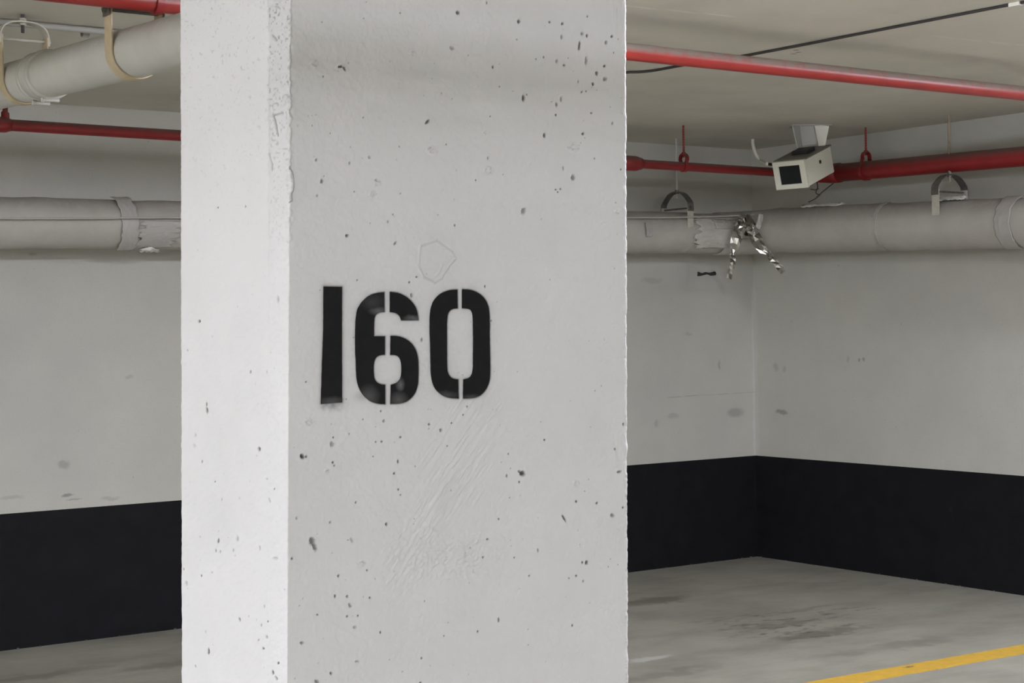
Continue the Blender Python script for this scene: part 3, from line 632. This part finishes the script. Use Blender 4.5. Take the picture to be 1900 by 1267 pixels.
# ------------------------------------------------------------------ insulated pipes
RI = .118; YI = -.27; XI = -.27
I0, I1 = un(0, 413, 1, YI), un(1172, 431, 1, YI); si = (I1[2]-I0[2])/(I1[0]-I0[0]); zi = lambda x: I0[2]+si*(x-I0[0])
J0, J1 = un(1530, 425, 0, XI), un(1900, 413, 0, XI); sj = (J1[2]-J0[2])/(J1[1]-J0[1]); zj = lambda y: J0[2]+sj*(y-J0[1])
ib = thing('insulated_pipe', (-3, YI, zi(-3)), 'insulated grey white pipe running along the back wall at head height', 'pipe')
bm = bmesh.new(); xs = np.linspace(-8, -.55, 150)
def rrad(x): return RI+.004*math.sin(x*1.7)+(.004 if x > -1.6 else 0)
tube(bm, [(x, YI, zi(x)) for x in xs], [rrad(x) for x in xs], 40, bumps=.0035, seed=3); obj('pipe_jacket', bm, M['insul'], ib, True)
# tape band and torn end, left
def wrap(px0, px1, a0_, a1_, r, m, parent, name, axis='b', skew=0, rag=.01, n1=14, n2=26, crump=.002):
    fx_ = (lambda p: un(p, 425, 1, YI)[0]) if axis == 'b' else (lambda p: un(p, 425, 0, XI)[1])
    s0, s1 = fx_(px0), fx_(px1); bm = bmesh.new(); g = []; rg = random.Random(int(px0*7+px1))
    e0 = [rg.uniform(-rag, rag) for _ in range(n2+1)]; e1 = [rg.uniform(-rag, rag) for _ in range(n2+1)]
    for i in range(n1+1):
        row = []
        for j in range(n2+1):
            a = math.radians(a0_+(a1_-a0_)*j/n2); s = s0+(s1-s0)*i/n1+skew*(j/n2-.5)+(e0[j]*(1-i/n1)+e1[j]*i/n1)
            rr = r+rg.uniform(-crump, crump)
            if axis == 'b': row.append(bm.verts.new((s, YI-rr*math.cos(a), zi(s)+rr*math.sin(a))))
            else: row.append(bm.verts.new((XI-rr*math.cos(a), s, zj(s)+rr*math.sin(a))))
        g.append(row)
    for i in range(n1):
        for j in range(n2): bm.faces.new((g[i][j], g[i+1][j], g[i+1][j+1], g[i][j+1]))
    o = obj(name, bm, m, parent, True); md = o.modifiers.new('thick', 'SOLIDIFY'); md.thickness = .0025; md.offset = 0; return o
tag(wrap(207, 238, -75, 85, RI+.008, M['tape'], ib, 'tape_band', rag=.004, skew=-.02), 'beige tape wrapped round the pipe')
tag(wrap(238, 310, -62, 5, RI+.0065, M['tape'], ib, 'tape_patch', skew=.05, rag=.03), 'ragged paper patch beside the tape band')
tag(wrap(250, 282, -75, -58, RI+.014, M['paper'], ib, 'torn_flap', rag=.02, crump=.006, n1=8, n2=5), 'torn white paper flap')
tag(wrap(1172, 1184, -14, 22, RI+.012, M['tape'], ib, 'tape_label', rag=.003), 'small worn sticker patch')
tag(wrap(1268, 1352, -45, 50, RI+.010, M['jacket2'], ib, 'broken_jacket', rag=.03, crump=.004), 'broken whitish jacket section')
tag(wrap(1300, 1345, 8, 34, RI+.017, M['insul'], ib, 'jacket_fold', rag=.02, crump=.005, n2=8), 'curled torn jacket edge')
ir = thing('insulated_pipe', (XI, -2, zj(-2)), 'thick insulated pipe along the right wall, starting at the foil in the corner', 'pipe')
bm = bmesh.new(); RC2 = .28
pth = [(XI, y, zj(y)) for y in np.linspace(-6, -.27-RC2, 90)]
cc = (XI-RC2, YI-RC2)
arc = [(cc[0]+RC2*math.cos(a), cc[1]+RC2*math.sin(a), zj(-.5)+(zi(-.55)-zj(-.5))*(a/1.5708)) for a in np.linspace(0.05, math.pi/2, 12)]
tube(bm, pth+arc, [RI+.012+.003*math.sin(p[1]*4) for p in pth]+[RI+.010]*12, 40, bumps=.004, seed=9)
obj('pipe_jacket', bm, M['insul'], ir, True)
tag(wrap(1876, 1905, -80, 88, RI+.017, M['tape'], ir, 'seam_band', 'r', rag=.004), 'seam band of the jacket')
tag(wrap(1648, 1656, -80, 88, RI+.0165, M['tape'], ir, 'seam_band', 'r', rag=.004), 'thin seam band of the jacket')
tag(wrap(1498, 1566, 66, 100, RI+.024, M['paper'], ir, 'torn_flap', 'r', rag=.02, crump=.006, skew=.05), 'lifted white jacket paper on top')
tag(wrap(1750, 1795, 62, 98, RI+.028, M['paper'], ir, 'torn_flap', 'r', rag=.02, crump=.006, skew=.08), 'white jacket paper lifted beside the hanger')

# hangers of the insulated pipes
G2 = 'clevis hangers on the insulated pipes'
xh = un(1257, 425, 1, YI)[0]
clevis('clevis_hanger', 'dusty clevis hanger with cream strap on the insulated pipe left of the foil', (xh, YI, zi(xh)), (1, 0, 0), .110, .150, .085, CEIL, M['strapw'], M['steel'], M['rodw'], G2, hw=.022, rodr=.006, tri=True)
yh_ = un(1763, 420, 0, XI)[1]
clevis('clevis_hanger', 'clevis hanger on a tan rod over the right wall insulated pipe', (XI, yh_, zj(yh_)), (0, 1, 0), .108, .185, .078, CEIL, M['strapw'], M['steel'], M['rodt'], G2, hw=.024, rodr=.007, tri=True)
# hangers of the lower red pipes
def loop_hanger(label, c, axis, r, top, h):
    c = Vector(c); ax = Vector(axis); u = Vector((0, 0, 1)).cross(ax).normalized(); up = Vector((0, 0, 1)); t = thing('loop_hanger', c, label, 'pipe hanger', 'rusty red hangers of the sprinkler pipes')
    rr = r+.003; e = .028
    path = [c+u*rr*math.cos(a)+up*rr*math.sin(a) for a in np.linspace(math.pi*.75, math.pi*2.25, 25)]
    path = [c-u*e+up*(h-.02), c-u*e+up*(r+.012)]+path+[c+u*e+up*(r+.012), c+u*e+up*(h-.02)]
    arch = [c+u*e*math.cos(a)+up*(h-.02+.028*math.sin(a)) for a in np.linspace(0, math.pi, 12)][1:]
    bm = bmesh.new(); band(bm, path+arch, ax, .011, .0035); obj('strap', bm, M['red'], t)
    bm = bmesh.new(); tube(bm, [c+up*(h-.012), Vector((c.x, c.y, top))], .0052, 8)
    z = c.z+h+.01
    while z < top-.01: tube(bm, [(c.x, c.y, z), (c.x, c.y, z+.006)], .0066, 8); z += .014
    obj('rod', bm, M['rodr'], t)
    bm = bmesh.new(); tube(bm, [c+up*(h+.008), c+up*(h+.017)], .011, 6); obj('nut', bm, M['rodr'], t)
x_ = un(1269, 312, 1, YL)[0]; loop_hanger('rusty red rod and loop holding the thin sprinkler pipe left of the security camera', (x_, YL, zl(x_)), (1, 0, 0), .0245, CEIL, .062)
y_ = un(1607, 310, 0, xr)[1]; loop_hanger('rusty red rod and loop holding the thick sprinkler main right of the security camera', (xr, y_, zrr(y_)), (0, 1, 0), .051, CEIL, .095)
xu = un(291, 10, 1, YU)[0]; loop_hanger('red pipe loop hanger under the upper sprinkler pipe beside the drain pipe', (xu, YU, HU), (1, 0, 0), .030, CEIL, .06)

# ------------------------------------------------------------------ cables
bm = bmesh.new(); zc = CEIL-.006
P = [un(x, y, 2, zc) for x, y in ((1120, 132), (1172, 134), (1205, 132), (1230, 128), (1280, 119), (1390, 102), (1640, 54), (1868, 10), (2060, -26))]
P = [np.array([-4.8, P[0][1]-.05, zc]), np.array([-3.6, P[0][1]-.02, zc])]+P+[P[-1]+(P[-1]-P[-2])*3]
pts = spline(P, 8); tube(bm, pts, .0055, 8)
ca = thing('ceiling_cable', P[6], 'thin dark cable running along the ceiling across the red sprinkler pipe', 'cable')
obj('cable_run', bm, M['cable'], ca, True)
q = un(1884, 7, 2, zc); bm = bmesh.new(); d = Vector(P[9]-P[8]).normalized()
hull_box(bm, (q[0], q[1], CEIL-.008), tuple(d*.022), tuple(Vector((-d.y, d.x, 0))*.010), (0, 0, .007), .002); obj('cable_clip', bm, M['ceil'], ca)
yk = YI-RI-.035
P = [un(x, y, 1, yk) for x, y in ((-60, 406), (0, 405), (170, 405), (335, 403.5), (700, 405), (1172, 403.5), (1262, 403), (1383, 399), (1480, 390))]
bm = bmesh.new(); tube(bm, spline(P, 8), .0042, 8)
cb = tag(obj('pipe_cable', bm, M['cablew'], None, True), 'thin cable strung along the front of the back wall insulated pipe', 'cable')

# ------------------------------------------------------------------ security camera
s0 = 8.98
A_ = np.array([.803, -.021, -.593]); H_ = np.array([.2, -.953*1, .238]); 
def cv(x, y, z): return RR*x+UU*y+F_*z
Aw = Vector(cv(.803, .021, -.593)).normalized(); Hd = Vector(cv(.2, -.953, .238)); Hd = (Hd-Aw*Hd.dot(Aw)).normalized()
Ld = Aw.cross(Hd).normalized(); 
if Ld.dot(Vector(F_)) < 0: Ld = -Ld
k = s0/9.3; Wc, Hc, Lc = .188*k, .150*k, .34*k
TL = Vector(unz(1435.6, 301.6, s0)); ctr_ = TL+Aw*Wc/2+Hd*Hc/2+Ld*Lc/2
sc = thing('security_camera', ctr_, 'cream box security camera hung from the ceiling bracket in the corner', 'security camera')
bm = bmesh.new(); hull_box(bm, ctr_+Ld*.006, Aw*(Wc/2), Hd*(Hc/2), Ld*(Lc/2-.006), .004); hs = obj('housing', bm, M['cambox'], sc)
# front bezel as a frame with opening
bm = bmesh.new(); fb = TL+Aw*Wc/2+Hd*Hc/2
ow, oh, oc = .062, .050, .012
oc_ = Aw*.004+Hd*.006
for sgn in (-1, 1):
    w_ = (Wc/2+.003-ow)/2
    cA = fb+Aw*sgn*((Wc/2+.003+ow)/2); hull_box(bm, cA-Ld*.006+oc_*0, Aw*w_, Hd*(Hc/2+.003), Ld*.010, .0015)
    h_ = (Hc/2+.003-oh)/2
    cA = fb+Hd*sgn*((Hc/2+.003+oh)/2); hull_box(bm, cA-Ld*.006, Aw*(ow+.002), Hd*h_, Ld*.010, .0015)
obj('front_bezel', bm, M['cambox'], sc)
bm = bmesh.new(); hull_box(bm, fb-Ld*.003, Aw*(ow+.001), Hd*(oh+.001), Ld*.003); tag(obj('window', bm, M['glass'], sc), 'dark square viewing window')
# cover lid on top, coloured dark for the shade there; side screw
bm = bmesh.new(); hull_box(bm, TL+Aw*Wc/2+Ld*(Lc/2+.004)-Hd*.003, Aw*(Wc/2+.004), Hd*.004, Ld*(Lc/2), .001); tag(obj('lid', bm, M['camlid'], sc), 'top lid with shade put into its dark colour')
bm = bmesh.new(); scp = TL+Aw*(Wc+.001)+Hd*(Hc*.36)+Ld*(Lc*.53)
tube(bm, [scp-Aw*.004, scp+Aw*.003], .010, 12); obj('side_screw', bm, M['rubber'], sc)
# bracket: ceiling plate, web, two tapered flanges, pivot foot
def pz(px, py, dz=0): return Vector(unz(px, py, s0+.10+dz))
top = P_c(1500, 231.5); zb = float((np.array(top)-CAM)@F_)-s0-.10
def prism(bm, quad4, thick):
    a = [bm.verts.new(q) for q in quad4]; b = [bm.verts.new(q+thick) for q in quad4]
    bm.faces.new(a); bm.faces.new(list(reversed(b)))
    for i in range(4): bm.faces.new((a[i], b[i], b[(i+1) % 4], a[(i+1) % 4]))
br = thing('camera_bracket', (top[0], top[1], CEIL), 'folded painted metal bracket fixing the security camera to the ceiling', 'bracket')
ctop = lambda px, z: Vector(unz(px, 0, z))*0
back = Vector(F_)*.0
def bp(px, py, z): return Vector(unz(px, py, z))
zc_ = 1.0
zt = float((P_c(1500, 232)-CAM)@F_)
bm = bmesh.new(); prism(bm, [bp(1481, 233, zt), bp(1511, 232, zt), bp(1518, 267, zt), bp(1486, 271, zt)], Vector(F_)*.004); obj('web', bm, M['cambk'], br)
bm = bmesh.new(); prism(bm, [bp(1469.5, 233.5, zt-.08), bp(1482, 233, zt), bp(1487, 272, zt), bp(1479, 277, zt-.06)], Vector(RR)*.006); obj('flange', bm, M['cambk'], br)
bm = bmesh.new(); prism(bm, [bp(1511, 231, zt-.01), bp(1538.5, 234, zt-.06), bp(1531, 270, zt-.05), bp(1519, 271, zt-.02)], Vector(F_)*.005); obj('flange', bm, M['cambox'], br)
cpl = P_c(1503, 233); bm = bmesh.new(); hull_box(bm, (cpl[0], cpl[1], CEIL-.003), Vector(RR).normalized()*.11, Vector((F_[0], F_[1], 0))*.06, (0, 0, .003)); obj('ceiling_plate', bm, M['cambk'], br)
foot = TL+Aw*Wc*.55+Ld*Lc*.50-Hd*.012
bm = bmesh.new(); hull_box(bm, foot-Hd*.006, Aw*(Wc*.26), Hd*.010, Ld*(Lc*.14), .001); tag(obj('pivot_foot', bm, M['rubber'], br), 'dark pivot block')
# flexible lead from the ceiling into the housing
P = [P_c(1397, 257)+np.array([0, 0, .002]), unz(1397, 266, 8.95), unz(1399.5, 278, 8.95), unz(1405, 291, 8.95), unz(1414, 300, 8.97), unz(1425, 304.5, 9.0), unz(1436, 305, 9.03), np.array(TL+Aw*.03+Ld*.09+Hd*.02)]
P[0] = P_c(1397, 258); dd = float((P[0]-CAM)@F_)
P = [P[0]]+[unz(x, y, dd) for x, y in ((1397, 266), (1399.5, 278), (1405, 291), (1414, 300))]+P[5:]
cl_ = thing('camera_lead', P[2], 'white flexible lead curving from the ceiling into the security camera', 'cable')
bm = bmesh.new(); tube(bm, spline(P[:6], 6), .0095, 12); obj('sheath', bm, M['cambox'], cl_, True)
bm = bmesh.new(); tube(bm, spline(P[5:], 6), .0085, 12); tag(obj('sheath_end', bm, M['rubber'], cl_, True), 'dark end of the lead')

# ------------------------------------------------------------------ foil in the corner
def ribbon(bm, pts, wid, seed, crump, nz_=3):
    rg = random.Random(seed); g = []; n = len(pts)
    for i, p in enumerate(pts):
        p = np.array(p); t = np.array(pts[min(i+1, n-1)])-np.array(pts[max(i-1, 0)]); t = t/np.linalg.norm(t)
        side = np.cross(t, F_); side /= np.linalg.norm(side); wd = wid[i] if isinstance(wid, list) else wid
        tw = rg.uniform(-.5, .5); side = side*math.cos(tw)+F_*math.sin(tw)
        g.append([bm.verts.new(p+side*wd*(j/nz_-.5)+F_*rg.uniform(-crump, crump)+UU*rg.uniform(-crump, crump)*.4) for j in range(nz_+1)])
    for i in range(n-1):
        for j in range(nz_): bm.faces.new((g[i][j], g[i+1][j], g[i+1][j+1], g[i][j+1]))
zf_ = float((np.array((-.50, YI, zi(-.5)))-CAM)@F_)-RI-.055
fo = thing('foil_wrap', unz(1385, 440, zf_), 'crumpled silver foil tape hanging from the insulated pipe in the wall corner', 'foil')
def fp(lst): return spline([unz(x, y, zf_+dz) for x, y, dz in lst], 2)
bm = bmesh.new(); pts = fp([(1378, 396, .03), (1376, 412, 0), (1370, 432, -.01), (1364, 452, 0), (1359, 474, .02)])
ribbon(bm, pts, [.03+.042*math.sin(math.pi*i/(len(pts)-1)) for i in range(len(pts))], 1, .012); tag(obj('foil_strip', bm, M['foil'], fo), 'left foil strip')
bm = bmesh.new(); pts = fp([(1388, 398, .03), (1392, 415, 0), (1400, 436, -.01), (1410, 456, 0), (1424, 470, .02)])
ribbon(bm, pts, [.03+.042*math.sin(math.pi*i/(len(pts)-1)) for i in range(len(pts))], 2, .012); tag(obj('foil_strip', bm, M['foil'], fo), 'right foil strip')
bm = bmesh.new(); ribbon(bm, fp([(1359, 472, .02), (1360, 486, .0), (1357, 500, 0), (1352, 516, .01)]), .032, 5, .010, 2); tag(obj('foil_tail', bm, M['foil'], fo), 'left hanging foil tail')
bm = bmesh.new(); ribbon(bm, fp([(1424, 470, .02), (1433, 480, 0), (1444, 492, 0), (1453, 505, .01)]), .038, 8, .011, 2); tag(obj('foil_tail', bm, M['foil'], fo), 'right hanging foil tail')
bm = bmesh.new(); ribbon(bm, fp([(1366, 418, -.01), (1378, 424, -.02), (1388, 428, -.02), (1398, 424, -.01)]), .085, 12, .024, 4); obj('foil_crumple', bm, M['foil'], fo)
bm = bmesh.new(); ribbon(bm, fp([(1412, 398, .02), (1410, 410, .0), (1405, 424, .0)]), .03, 15, .006, 2); tag(obj('tape_tail', bm, M['tape'], fo), 'loose beige tape end')
for o in fo.children:
    md = o.modifiers.new('thick', 'SOLIDIFY'); md.thickness = .0012
# wire scraps above the pipe behind the camera
bm = bmesh.new(); zq = 9.55
for L_ in ([(1516, 338), (1517, 348), (1514, 358), (1522, 362)], [(1551, 336), (1540, 345), (1526, 356), (1515, 366)], [(1504, 351), (1512, 352), (1519, 350)], [(1500, 375), (1512, 369), (1520, 362)]):
    tube(bm, spline([unz(x, y, zq) for x, y in L_], 4), .0035, 6)
tag(obj('wire_scrap', bm, M['rodd']), 'tangled dark wire ends between security camera and insulated pipe', 'wire')
# dark slot mark on wall
bm = bmesh.new(); P = [P_b(x, y)-np.array([0, .001, 0]) for x, y in ((1294, 508), (1302, 509), (1310, 507), (1318, 508.5), (1326, 507))]
tube(bm, spline(P, 4), [.0135-.0065*math.sin(math.pi*i/(len(spline(P, 4))-1))+.001*math.sin(i*1.1) for i in range(len(spline(P, 4)))], 8)
tag(obj('tar_smear', bm, M['dirt'], None, True), 'short black smear on the back wall below the insulated pipe', 'smear')
# mortar crumbs along the foot of the walls
bm = bmesh.new(); rg = random.Random(6)
for i in range(130):
    if rg.random() < .6: x = rg.uniform(-6, -.02); y = -abs(rg.gauss(0, .008))-.003
    else: y = rg.uniform(-4.5, -.02); x = -abs(rg.gauss(0, .008))-.003
    r = rg.uniform(.002, .006)
    bmesh.ops.create_icosphere(bm, subdivisions=1, radius=r, matrix=Matrix.Translation((x, y, r*.5)) @ Matrix.Diagonal((rg.uniform(.7, 2), rg.uniform(.7, 1.6), .7, 1)))
tag(obj('mortar_crumbs', bm, mat('mortar', (.13, .125, .11), .9)), 'grey mortar crumbs lying along the foot of the black wall band', 'debris', kind='stuff')
